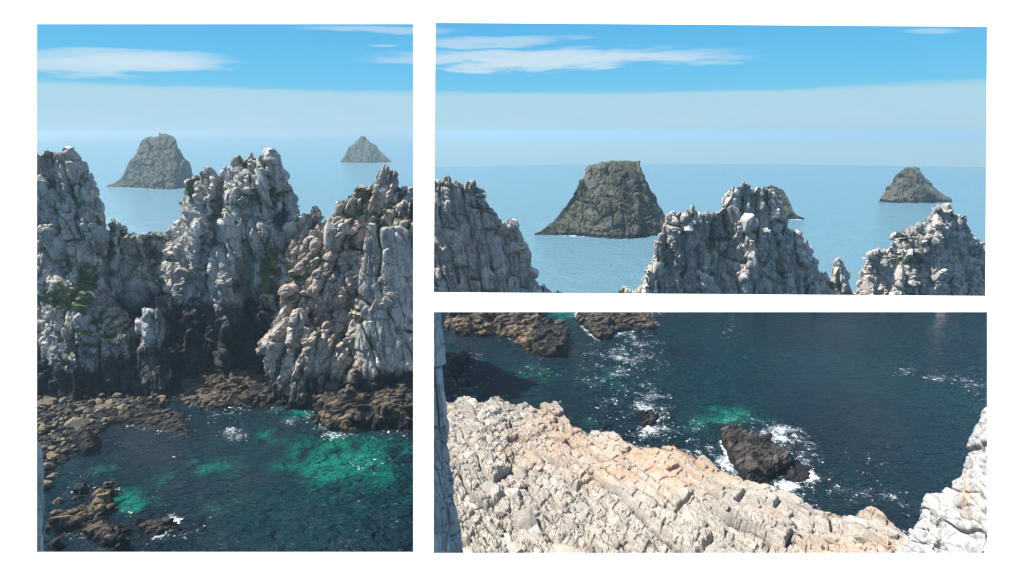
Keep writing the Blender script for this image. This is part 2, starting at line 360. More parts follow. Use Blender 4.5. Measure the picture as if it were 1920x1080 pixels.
# ------------------------------------------------------------------ rock builders
MOSS = []      # (px, py, rx, ry, strength): where grass grows, read when rock is tinted
def resample(P, step):
    d = np.r_[0, np.cumsum(np.linalg.norm(np.diff(P, axis=0), axis=1))]
    n = max(4, int(d[-1] / step)); s = np.linspace(0, d[-1], n)
    return np.stack([np.interp(s, d, P[:, i]) for i in range(P.shape[1])], -1)
def tint(P, N, blk, wet_z=3.0, wet_w=2.0, tan=0.0, mossy=0.0, seed=0, tan_fn=None, wet_fn=None, joints=0.):
    n = fbm(P * .09, seed + 90, 3); n2 = fbm(P * .3, seed + 91, 3)
    px, py = proj(P)
    mo = mossy * sstep(N[:, 2], .35, .8) * (.55 + n2)
    for (mx, my, rx, ry, s) in MOSS:
        r = ((px - mx) / rx) ** 2 + ((py - my) / ry) ** 2
        mo = np.maximum(mo, s * np.exp(-r * 1.2) * (.75 + .5 * n2) * sstep(N[:, 2], -.6, .05))
    if joints: mo = np.maximum(mo, blocks.cre.ravel() * joints * sstep(n + n2, -.5, .2))
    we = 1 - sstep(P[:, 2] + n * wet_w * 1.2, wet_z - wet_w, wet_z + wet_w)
    if wet_fn is not None: we = np.maximum(we, wet_fn(px, py, P))  # wet_fn also carries the painted-in ridge shade over the cove
    ta = np.clip(tan + n * .9 * (tan > 0), 0, 1)
    if tan_fn is not None: ta = np.clip(ta + tan_fn(px, py, P), 0, 1)
    return np.stack([np.clip(blk, 0, 1), np.clip(mo, 0, 1), np.clip(we, 0, 1), ta], -1)
OCT = [(8., 1.3, .9, 1.1), (3.6, .8, .6, .6), (1.7, .32, .3, .28), (.8, .12, .14, .1)]
def ridge(name, label, cat, crest, Y, foot, back=14., p=1.25, res=.3, seed=1, octs=OCT, mat=None, zb=-1.5, lean=(0.12, 0.05), stretch=2.2,
          rib=1.8, keep_px=True, group=None, pw=.5, zref=None, nose=None, chunk=None, brick=((4.6, 17, 1.0, .34, 1.7, .5), (2.1, 5.5, .35, .24, .6, .28)), gully=(), joints=.75, grass=5000, crest_k=1.0, **tk):
    crest = np.array(crest, float)
    Yc = Y if np.ndim(Y) else np.full(len(crest), float(Y))
    C = np.concatenate([at(crest[:, 0], crest[:, 1], Yc), crest[:, :1]], 1)
    a, b = C[0].copy(), C[-1].copy(); a[2] = zb; b[2] = zb; a[0] -= .4; b[0] += .4
    C = resample(np.vstack([a, C, b]), res)
    if len(C) > 900: C = C[::len(C) // 900 + 1]
    C[:, 2] = np.maximum(C[:, 2], zb)
    Zc = C[:, 2]; Zm = zref or (Zc.max() - zb); k = (np.clip(Zc - zb, 0, None) / Zm)
    k = np.clip(k, 0, 1.3) ** pw
    wf = (C[:, 1].mean() - foot) * k if not np.ndim(Y) else np.maximum(C[:, 1] - foot, .5)
    wb = back * k
    def samp(w, hgt, step, p):
        s = np.linspace(0, 1, 400); z = hgt * (1 - s ** p); y = w * s
        d = np.r_[0, np.cumsum(np.hypot(np.diff(y), np.diff(z)))]; n = max(6, int(d[-1] / step))
        return np.interp(np.linspace(0, d[-1], n), d, s)
    sf = samp(wf.max(), Zm, res, p)[::-1]; sb = samp(back, Zm, res * 2.5, 1.6)[1:]
    s = np.r_[-sf, sb]; sa = np.abs(s); fr = s < 0
    hh = (Zc - zb)[:, None]
    z = zb + hh * np.where(fr, 1 - sa ** p, 1 - sa ** 1.6)[None]
    y = C[:, 1][:, None] + np.where(fr[None], -wf[:, None] * sa[None], wb[:, None] * sa[None])
    Q0 = np.stack([np.repeat(C[:, 0][:, None] * .9, len(s), 1), y * .35, z * .3], -1).reshape(-1, 3)
    if nose: uu = np.linspace(0, 1, len(C)); y = y - np.where(fr[None], nose[1] * (np.clip(1 - np.abs(uu - nose[0]) / np.where(uu < nose[0], nose[0], 1 - nose[0]), 0, 1) ** .9 * k)[:, None] * sa[None] ** .8, 0)
    rb = fbm(Q0 * .16, seed + 30, 4, .55).reshape(z.shape)
    y = y + rb * rib * 2.0 * (sstep(sa, 0.0, .22)[None]) * np.clip(k, 0, 1)[:, None]
    if gully:
        gp, gy = proj(np.stack([C[:, 0][:, None] + 0 * z, C[:, 1][:, None] + 0 * z, z], -1))
        for (gx, gw, gd, g0, g1) in gully: y = y + np.where(fr[None], gd * np.exp(-(np.abs(gp - gx) / gw) ** 2.5) * sstep(gy, g0, g0 + 50) * (1 - sstep(gy, g1, g1 + 30)) * sstep(sa, 0, .12)[None], 0)
    u = (C[:, 0] / (C[:, 1] * CP - (C[:, 2] - H) * SP))[:, None]
    x = u * (y * CP - (z - H) * SP)
    G = np.stack([x, y, z], -1)
    N = blur(gnormal(G), 3); N /= np.maximum(np.linalg.norm(N, axis=-1, keepdims=True), 1e-6)
    if N[:, len(s) // 3, 1].mean() > 0: N = -N
    h, blk = blocks(G.reshape(-1, 3), seed, octs, lean, stretch)
    Pf = G.reshape(-1, 3)
    if brick:
        hb, vb, cb = brick_relief(Pf[:, 0] + lean[0] * 1.3 * Pf[:, 2] + Pf[:, 1] * .15, Pf[:, 2] + Pf[:, 0] * .15, Pf, seed + 500, brick)
        h = h * .6 + hb; blk = (blk - .5) * .7 + vb + .5; blocks.cre = np.maximum(blocks.cre * .6, cb)
    h = h - np.percentile(h, 62)
    h = h.reshape(z.shape) * np.clip(k * 1.6, .15, 1)[:, None]
    h = h * (crest_k + (1 - crest_k) * sstep(sa, 0, .15)[None])
    G2 = G + N * h[..., None]
    N2 = gnormal(G2)
    if (N2 * N).sum() < 0: N2 = -N2
    A = tint(G2.reshape(-1, 3), blur(N2, 2).reshape(-1, 3), blk, seed=seed, joints=joints, **tk)
    if chunk:
        cw0 = np.clip(k * 1.5, 0, 1)[:, None] * np.where(s < .12, 1, 0)[None] * (G2[..., 2] > zb + .3)
        CV, CT, CB = [], [], []; off = G2.shape[0] * G2.shape[1]
        for j, (cn, c0, c1, asp) in enumerate(chunk):
            cw = cw0 * (sstep(sa, .03, .16)[None] if c1 > 2.8 else 1)
            v_, t_, b_ = chunks(G2, blur(N2, 4), cn, c0, c1, seed * 7 + j, (-lean[0] * .8, 0, 1), asp, wgt=cw)
            CV.append(v_); CT.append(t_ + off); CB.append(b_); off += len(v_)
        v_ = np.concatenate(CV); t_ = np.concatenate(CT); base = G2.shape[0] * G2.shape[1]
        A = np.concatenate([A, tint(v_, vnormals(v_, t_ - base), np.concatenate(CB), seed=seed, **tk)])
        me = mesh_mixed(name, np.concatenate([G2.reshape(-1, 3), v_]), gridquads(*G2.shape[:2]), t_)
    else: me = gridmesh(name, G2)
    attr(me, 'tint', A)
    o = put(name, me, mat or M_RIDGE, label, cat, group)
    if grass:
        V = G2.reshape(-1, 3); mo = A[:len(V), 1]; cand = np.where((mo > .55) & np.repeat(s[None] < .3, len(C), 0).ravel() & (A[:len(V), 2] < .4))[0]
        if len(cand) > 200:
            r_ = np.random.default_rng(seed); n = min(grass, len(cand) // 2); b = V[r_.choice(cand, n)]; nb = 6
            c = np.repeat(b, nb, 0) + r_.normal(size=(n * nb, 3)) * .16; th = r_.uniform(0, 6.28, n * nb); d = np.stack([np.cos(th), np.sin(th), 0 * th], -1)
            hgt = r_.uniform(.2, .5, (n * nb, 1)); T = np.stack([c - d * .07, c + d * .07, c + np.array([0, -.12, 1]) * hgt + r_.normal(size=(n * nb, 3)) * .1], 1).reshape(-1, 3)
            put('grass_patch', mesh_from('grass_patch', T, np.arange(len(T)).reshape(-1, 3)), M_GRASS, 'short green grass growing on the ledges and in the gullies', parent=o)
    return o

def inside(poly, X, Y):
    """signed distance in metres, positive inside"""
    x, y = X.ravel(), Y.ravel(); ins = np.zeros(len(x), bool); dm = np.full(len(x), 1e9)
    n = len(poly)
    for i in range(n):
        x1, y1 = poly[i]; x2, y2 = poly[(i + 1) % n]
        c = ((y1 > y) != (y2 > y)) & (x < (x2 - x1) * (y - y1) / (y2 - y1 + 1e-12) + x1); ins ^= c
        dx, dy = x2 - x1, y2 - y1; t = np.clip(((x - x1) * dx + (y - y1) * dy) / (dx * dx + dy * dy + 1e-9), 0, 1)
        dm = np.minimum(dm, np.hypot(x - x1 - t * dx, y - y1 - t * dy))
    return np.where(ins, dm, -dm).reshape(X.shape)
FOOT = []      # (polygon on the water, foam strength)
ROCT = [(3.6, .8, .7, .5), (1.5, .35, .35, .25), (.6, .1, .12, .08)]
def reef(name, label, cat, pts, hmax, edge=1.2, res=.16, seed=1, octs=ROCT, mat=None, group=None, foam=.5, base=-.7, power=.6, lean=(0.3, .2), stretch=.8, frag=1.1, **tk):
    poly = atz([p[0] for p in pts], [p[1] for p in pts])[:, :2]
    if foam: FOOT.append((poly, foam))
    x0, y0 = poly.min(0) - 1.5; x1, y1 = poly.max(0) + 1.5
    X, Yg = np.meshgrid(np.arange(x0, x1, res), np.arange(y0, y1, res), indexing='ij')
    P = np.stack([X, Yg, 0 * X], -1).reshape(-1, 3)
    d = inside(poly, X, Yg) + fbm(P * .5, seed + 3, 4).reshape(X.shape) * .8
    ed = edge
    h0 = hmax * np.clip(d / ed, 0, 1) ** power * (.75 + .5 * fbm(P * .22, seed + 4, 3).reshape(X.shape))
    P[:, 2] = h0.ravel() * .9
    ca, sa = math.cos(R(35)), math.sin(R(35)); Pq = np.stack([(P[:, 0] * ca + P[:, 1] * sa) * .5, (-P[:, 0] * sa + P[:, 1] * ca) * 1.15, P[:, 2]], -1)
    bh, blk = blocks(Pq, seed, octs, lean, stretch)
    Z = h0 + bh.reshape(X.shape) * np.clip(d / .6 + .5, 0, 1) * min(1, hmax / 1.2) + np.where(d < 0, d * 1.6, 0)
    G = np.stack([X, Yg, np.maximum(Z, base - .3)], -1); N = gnormal(G)
    if N[..., 2].mean() < 0: N = -N
    i = np.arange(X.size).reshape(X.shape)
    q = np.stack([i[:-1, :-1], i[1:, :-1], i[1:, 1:], i[:-1, 1:]], -1)
    keep = (Z[:-1, :-1] > base) | (Z[1:, 1:] > base)
    q = q[keep]; used, inv = np.unique(q, return_inverse=True)
    V = G.reshape(-1, 3)[used]; tk.setdefault('wet_z', 1.0); tk.setdefault('wet_w', .8); q = inv.reshape(-1, 4)
    if 'wet_fn' not in tk: tk['wet_fn'] = lambda px, py, P: .42 + .9 * fbm(P * .45, seed + 8, 3)
    A = tint(V, N.reshape(-1, 3)[used], blk[used], seed=seed, **tk)
    w = ((Z > .05) & (d > .1)).astype(float)
    if frag and w.sum() > 50:
        ar = w.sum() * res * res; v_, t_, b_ = chunks(G, blur(N, 3), int(min(900, frag * ar)) + 6, .35, min(2.2, .6 + hmax * .45), seed, (.82, .57, .15), 1.9, sink=.45, wgt=w, jitter=.3)
        A = np.concatenate([A, tint(v_, vnormals(v_, t_), b_, seed=seed, **tk)]); me = mesh_mixed(name, np.concatenate([V, v_]), q, t_ + len(V))
    else: me = mesh_from(name, V, q)
    attr(me, 'tint', A)
    return put(name, me, mat or M_REEF, label, cat, group)

# ---- places where green grows (photo pixels of the ledges)
MOSS += [(a, b, c * 1.15, d * 1.15, e * 1.25) for a, b, c, d, e in [(130, 560, 58, 26, .95), (165, 520, 26, 42, .9), (95, 470, 30, 10, .7), (232, 585, 22, 14, .6), (300, 527, 18, 10, .9), (505, 495, 24, 50, .95), (500, 545, 22, 24, .8),
         (552, 560, 16, 8, .95), (585, 430, 14, 10, .6), (425, 352, 12, 22, .6), (652, 565, 12, 12, .5), (585, 628, 18, 10, .6), (190, 430, 14, 40, .5), (255, 500, 34, 40, .6),
         (140, 440, 24, 12, .5), (700, 400, 40, 8, .8), (715, 495, 25, 5, .8), (210, 470, 12, 28, .6), (290, 480, 22, 40, .55), (735, 345, 14, 10, .5),
         (1332, 455, 12, 34, .8), (1560, 535, 12, 14, .7), (1700, 490, 46, 10, .9), (1790, 445, 18, 12, .6), (1735, 430, 24, 6, .5), (1375, 540, 8, 14, .5), (905, 400, 10, 30, .4), (900, 470, 12, 30, .4)]]
wet_shade_cove = lambda px, py, P: sstep(py + 50 * fbm(P * .12, 5, 3), 490, 610) * .85 * (1 - sstep(px, 500, 540)) + (sstep(py + 30 * fbm(P * .12, 5, 3), 640, 720) * .7) * sstep(px, 500, 540)  # damp dark cliff foot; the ridge's shade over the cove is painted in

# ---- the ridge across the cove (left)
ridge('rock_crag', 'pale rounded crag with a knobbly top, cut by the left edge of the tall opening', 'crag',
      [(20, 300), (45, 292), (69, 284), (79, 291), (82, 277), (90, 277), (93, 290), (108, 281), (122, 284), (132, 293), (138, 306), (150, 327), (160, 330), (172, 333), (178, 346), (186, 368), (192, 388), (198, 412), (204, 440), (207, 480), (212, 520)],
      136, 122, seed=11, mossy=.5, wet_z=6, tan_fn=lambda px, py, P: .5 * (py < 300), wet_fn=wet_shade_cove, pw=.35, rib=1.2, chunk=[(52, 2.5, 4.3, 1.4), (171, 1.0, 2.4, 1.2)])
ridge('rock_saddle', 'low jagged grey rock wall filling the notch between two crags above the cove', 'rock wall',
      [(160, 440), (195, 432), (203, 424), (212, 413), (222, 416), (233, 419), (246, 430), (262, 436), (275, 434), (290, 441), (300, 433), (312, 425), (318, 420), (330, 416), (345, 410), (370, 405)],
      141, 124, seed=23, mossy=.8, wet_z=8, wet_fn=wet_shade_cove, gully=[(232, 13, 7, 610, 760), (262, 8, 3, 440, 560), (215, 7, 3, 430, 600), (300, 8, 3, 450, 560), (350, 12, 5, 600, 740)], pw=.2, rib=3.2, chunk=[(48, 1.6, 3.2, 1.8), (198, .8, 2., 1.3)], octs=[(6., 1.4, .9, 1.), (2.8, .9, .6, .6), (1.3, .3, .3, .25), (.7, .12, .14, .1)])
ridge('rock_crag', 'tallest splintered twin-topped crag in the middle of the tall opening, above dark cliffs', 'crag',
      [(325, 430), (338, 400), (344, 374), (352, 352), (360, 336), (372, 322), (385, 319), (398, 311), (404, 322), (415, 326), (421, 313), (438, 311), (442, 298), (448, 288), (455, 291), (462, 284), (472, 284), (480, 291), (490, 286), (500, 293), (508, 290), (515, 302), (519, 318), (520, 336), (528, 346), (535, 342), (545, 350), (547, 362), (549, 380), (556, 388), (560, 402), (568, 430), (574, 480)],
      135, 121, seed=37, mossy=.3, wet_z=8, wet_fn=wet_shade_cove, pw=.3, rib=2.8, stretch=3.0, gully=[(498, 20, 6, 430, 800), (418, 9, 3, 320, 520), (452, 7, 2.5, 520, 760), (370, 16, 4, 600, 740), (545, 8, 3, 350, 800), (400, 6, 2, 400, 700)], chunk=[(81, 2., 3.5, 2.3), (250, .9, 2.2, 1.4)], octs=[(6.5, 1.5, .9, 1.2), (3.0, .85, .6, .6), (1.5, .35, .3, .28), (.75, .13, .14, .1)])
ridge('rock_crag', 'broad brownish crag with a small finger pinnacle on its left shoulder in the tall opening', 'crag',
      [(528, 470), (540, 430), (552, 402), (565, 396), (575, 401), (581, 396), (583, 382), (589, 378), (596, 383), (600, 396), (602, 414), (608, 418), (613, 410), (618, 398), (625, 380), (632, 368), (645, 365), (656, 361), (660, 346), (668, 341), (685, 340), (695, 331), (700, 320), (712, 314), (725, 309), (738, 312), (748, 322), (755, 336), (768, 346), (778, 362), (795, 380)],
      130, 113, seed=41, mossy=.6, wet_z=6, tan=.5, tan_fn=lambda px, py, P: .7 * (px < 700) * sstep(py, 430, 520), wet_fn=wet_shade_cove, pw=.35, rib=2.4, p=1.35, gully=[(575, 7, 3, 440, 640), (615, 6, 2.5, 560, 660), (645, 7, 3, 430, 640), (668, 8, 4, 400, 700), (540, 10, 4, 480, 560)], lean=(-.35, .1), chunk=[(72, 1.8, 3.5, 1.6), (277, .8, 2.2, 1.2)])
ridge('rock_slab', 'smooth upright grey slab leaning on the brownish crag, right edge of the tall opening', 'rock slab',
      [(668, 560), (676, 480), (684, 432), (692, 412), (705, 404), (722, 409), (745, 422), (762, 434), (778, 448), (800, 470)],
      121, 111.5, seed=53, brick=((7.5, 15, .5, .14, 1.1, .4), (3, 6.5, .15, .12, .35, .2)), mossy=.1, wet_z=6, pw=.15, rib=1.0, p=1.1, wet_fn=wet_shade_cove, octs=[(8., .7, .7, .8), (4, .25, .3, .35), (1.7, .12, .16, .1), (.8, .06, .1, .05)], chunk=[(9, 2., 3.6, 2.), (19, .7, 1.6, 1.2)])
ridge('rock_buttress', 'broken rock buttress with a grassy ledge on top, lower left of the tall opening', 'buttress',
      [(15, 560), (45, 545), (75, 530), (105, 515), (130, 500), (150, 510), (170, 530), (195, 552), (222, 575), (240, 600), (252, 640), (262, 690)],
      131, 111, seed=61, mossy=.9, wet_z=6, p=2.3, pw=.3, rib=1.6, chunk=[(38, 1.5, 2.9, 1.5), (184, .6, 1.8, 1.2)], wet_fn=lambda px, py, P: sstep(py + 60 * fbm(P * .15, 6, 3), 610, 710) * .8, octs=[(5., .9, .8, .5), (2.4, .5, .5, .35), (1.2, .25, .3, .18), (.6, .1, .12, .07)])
ridge('rock_buttress', 'rounded pale rock shoulder under the left crag, above the grassy ledge', 'buttress',
      [(10, 480), (40, 472), (70, 470), (92, 474), (108, 486), (114, 505), (118, 540)], 129, 121, seed=67, mossy=.3, wet_z=6, zb=14, p=1.5, pw=.5, rib=.6, octs=[(5., .6, .6, .4), (2.0, .3, .35, .25), (.9, .12, .16, .1)])
ridge('rock_fin', 'narrow grey rock fin standing out from the dark cliff foot', 'rock fin',
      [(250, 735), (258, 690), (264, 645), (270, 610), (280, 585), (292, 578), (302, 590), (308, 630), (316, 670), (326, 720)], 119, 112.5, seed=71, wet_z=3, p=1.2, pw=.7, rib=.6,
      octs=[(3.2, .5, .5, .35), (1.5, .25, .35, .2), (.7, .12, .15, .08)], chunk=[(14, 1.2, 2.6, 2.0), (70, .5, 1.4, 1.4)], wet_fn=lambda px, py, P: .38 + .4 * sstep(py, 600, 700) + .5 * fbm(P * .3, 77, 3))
ridge('rock_buttress', 'brown sunlit buttress running down to the water right of the dark gully', 'buttress',
      [(494, 730), (503, 650), (510, 622), (520, 605), (535, 590), (552, 585), (575, 596), (598, 612), (625, 632), (648, 655), (662, 690), (690, 735)], 117, 107, seed=83, wet_z=2, tan=.9, p=1.3, pw=.5, rib=1.5, chunk=[(28, 1.5, 2.6, 1.6), (132, .6, 1.6, 1.2)],
      lean=(-.35, .2), octs=[(4., .7, .6, .4), (1.8, .35, .35, .25), (.8, .14, .16, .1)], mossy=.4, wet_fn=lambda px, py, P: .6 * sstep(py + 40 * fbm(P * .15, 8, 3), 640, 720))

# ---- the right-hand ridge, behind the upper wide opening
RK = dict(chunk=[(62, 2.4, 4.7, 1.7), (198, 1., 2.6, 1.2)], back=16., p=1.12, res=.34, wet_z=-3, keep_px=True)
ridge('rock_crag', 'pale cracked crag with two brown knobs on top, left edge of the upper wide opening', 'crag',
      [(796, 350), (806, 338), (820, 333), (832, 338), (835, 331), (843, 332), (849, 345), (868, 341), (882, 338), (894, 341), (900, 353), (910, 357), (917, 373), (926, 388), (936, 400), (946, 413), (958, 408), (972, 419), (978, 436), (984, 460), (990, 484), (999, 508), (1004, 530), (1008, 552)],
      191, 185, seed=111, mossy=.35, pw=.3, rib=1.2, tan_fn=lambda px, py, P: .5 * (py < 350) + .2 * (py < 480), octs=[(9., 1.3, .9, 1.1), (4.0, .7, .6, .65), (1.8, .3, .3, .3), (.9, .12, .14, .1)], **RK)
ridge('rock_crag', 'small row of rock tips just clearing the lower edge of the upper wide opening', 'crag',
      [(996, 552), (1006, 545), (1012, 537), (1021, 530), (1028, 541), (1036, 548), (1046, 541), (1055, 546), (1064, 556)], 187, 184, seed=117, pw=.4, rib=.3, back=6, res=.25, wet_z=-3, octs=[(2.4, .4, .3, .2), (1., .2, .2, .1)])
ridge('rock_crag', 'tall knobbly grey crag hiding part of a sea stack in the upper wide opening', 'crag',
      [(1162, 556), (1170, 541), (1178, 548), (1192, 546), (1204, 532), (1208, 510), (1216, 490), (1226, 474), (1228, 450), (1236, 438), (1241, 420), (1251, 405), (1263, 395), (1278, 396), (1290, 392), (1298, 384), (1303, 397), (1315, 400), (1328, 402), (1340, 396), (1352, 391), (1361, 375), (1367, 353), (1376, 346), (1386, 351), (1395, 342), (1403, 343), (1411, 352), (1426, 350), (1440, 353), (1449, 362), (1461, 384), (1472, 400), (1475, 415), (1478, 436), (1486, 430), (1494, 431), (1509, 440), (1514, 455), (1512, 476), (1521, 490), (1528, 506), (1534, 524)],
      190, 184, seed=129, mossy=.3, pw=.3, gully=[(1335, 12, 5, 400, 700), (1448, 6, 3, 420, 700), (1250, 6, 3, 450, 700), (1500, 7, 3, 470, 700)], rib=2.8, stretch=2.8, octs=[(8., 1.5, .9, 1.2), (3.6, .8, .6, .65), (1.7, .35, .3, .3), (.9, .12, .14, .1)], **RK)
ridge('rock_pinnacle', 'small brown finger pinnacle on a low saddle, upper wide opening', 'pinnacle',
      [(1526, 525), (1538, 511), (1549, 507), (1558, 518), (1563, 505), (1565, 490), (1572, 485), (1582, 490), (1590, 506), (1591, 524), (1600, 540), (1606, 552)], 188, 184, seed=131, mossy=.5, pw=.35, rib=.6, back=8, res=.25, wet_z=-3, tan=.4,
      octs=[(3.2, .45, .4, .3), (1.4, .25, .25, .15), (.8, .1, .1, .05)])
ridge('rock_crag', 'stepped bouldery grey crag with a rounded top, right edge of the upper wide opening', 'crag',
      [(1598, 556), (1606, 545), (1614, 528), (1625, 500), (1632, 476), (1645, 468), (1664, 465), (1679, 450), (1682, 432), (1692, 431), (1706, 430), (1720, 425), (1732, 410), (1745, 398), (1760, 390), (1776, 387), (1789, 393), (1800, 397), (1812, 402), (1815, 420), (1823, 436), (1838, 446), (1850, 466), (1872, 484), (1900, 500)],
      191, 184, seed=143, mossy=.6, pw=.3, rib=1.6, stretch=1.2, tan_fn=lambda px, py, P: .3 * (px < 1660) + 0 * py, octs=[(6., 1.2, .9, .9), (3.0, .8, .6, .6), (1.5, .35, .3, .3), (.8, .12, .14, .1)], **RK)

# ---- sea stacks
SO = [(18., 3.5, 2.4, 2.4), (7., 1.6, 1.0, 1.0), (3.2, .7, .4, .4)]
SB = ((15., 44, 4.2, .4, 3., 1.6), (6., 15, 1.2, .3, 1., .8))
def stack(label, crest, base_y, wf, seed, res, sc=1.0, **kw):
    mid = crest[len(crest) // 2][0]; Yf = float(atz(mid, base_y)[1])
    o = [(a * sc, b * sc, c * sc, d * sc) for a, b, c, d in SO]
    py_ = np.array([c[1] for c in crest], float); Ya = Yf + wf * (np.clip(base_y - py_, 0.5, 999) / (base_y - py_.min())) ** .8
    ridge('sea_stack', label, 'sea stack', crest, Ya, Yf, back=wf * 1.2, seed=seed, res=res, octs=o, mat=M_STACK, crest_k=.4, brick=tuple(tuple(v * (1 if i in (0, 1, 3) else sc * .75) for i, v in enumerate(b)) for b in SB), stretch=1.6, rib=2.2 * sc, wet_z=4 * sc, wet_w=2 * sc, **kw)
    FOOT.append((np.array([[*(at(crest[0][0], crest[0][1], Yf + wf)[:2])], [*(atz(mid, base_y)[:2])], [*(at(crest[-1][0], crest[-1][1], Yf + wf)[:2])]]), .35))
stack('big flat-topped green-capped sea stack seen through the tall opening',
      [(199, 349), (206, 346), (215, 343), (225, 336), (237, 318), (250, 300), (258, 285), (263, 272), (265, 263), (276, 258), (290, 254), (300, 252), (312, 252), (326, 254), (331, 262), (334, 275), (345, 294), (351, 302), (354, 312), (361, 325), (368, 336), (372, 345)],
      351, 60, 201, 1.1, .42, mossy=.9, pw=.8, p=1.15, nose=(.6, 28))
stack('dark jagged sea stack half hidden behind the tallest crag in the tall opening', [(470, 325), (485, 298), (497, 284), (506, 283), (514, 287), (521, 296), (527, 309), (530, 321), (536, 324), (543, 327)], 331, 35, 211, 1.2, .8, mossy=.2, pw=.8)
stack('lone pyramid-shaped sea stack near the horizon in the tall opening', [(639, 301), (645, 294), (650, 286), (656, 277), (667, 266), (674, 259), (682, 258), (690, 260), (695, 267), (702, 272), (712, 282), (722, 291), (728, 296), (733, 299)], 304, 70, 221, 1.9, .6, mossy=.6, pw=.8, nose=(.6, 30))
stack('big flat-topped green-capped sea stack seen through the upper wide opening',
      [(1003, 438), (1012, 434), (1020, 431), (1034, 418), (1048, 402), (1060, 384), (1070, 368), (1082, 345), (1085, 335), (1099, 331), (1102, 314), (1112, 308), (1130, 303), (1152, 300), (1180, 301), (1197, 305), (1201, 322), (1205, 333), (1212, 346), (1221, 364), (1229, 368), (1234, 385), (1242, 397), (1252, 410), (1262, 424)],
      441, 32, 231, .6, .4, mossy=.9, pw=.8, p=1.15, nose=(.6, 14))
stack('dark jagged sea stack peeping out behind the knobbly crag in the upper wide opening', [(1395, 405), (1415, 372), (1432, 352), (1446, 345), (1458, 347), (1468, 353), (1478, 366), (1484, 380), (1488, 398), (1496, 404), (1508, 409)], 412, 18, 241, .6, .5, mossy=.2, pw=.8)
stack('lone pyramid-shaped sea stack near the horizon in the upper wide opening', [(1648, 377), (1654, 367), (1664, 351), (1674, 338), (1686, 325), (1695, 314), (1706, 311), (1716, 312), (1725, 320), (1732, 330), (1744, 340), (1753, 351), (1766, 362), (1776, 368), (1785, 373)], 379, 30, 251, .8, .5, mossy=.6, pw=.8, nose=(.6, 14))

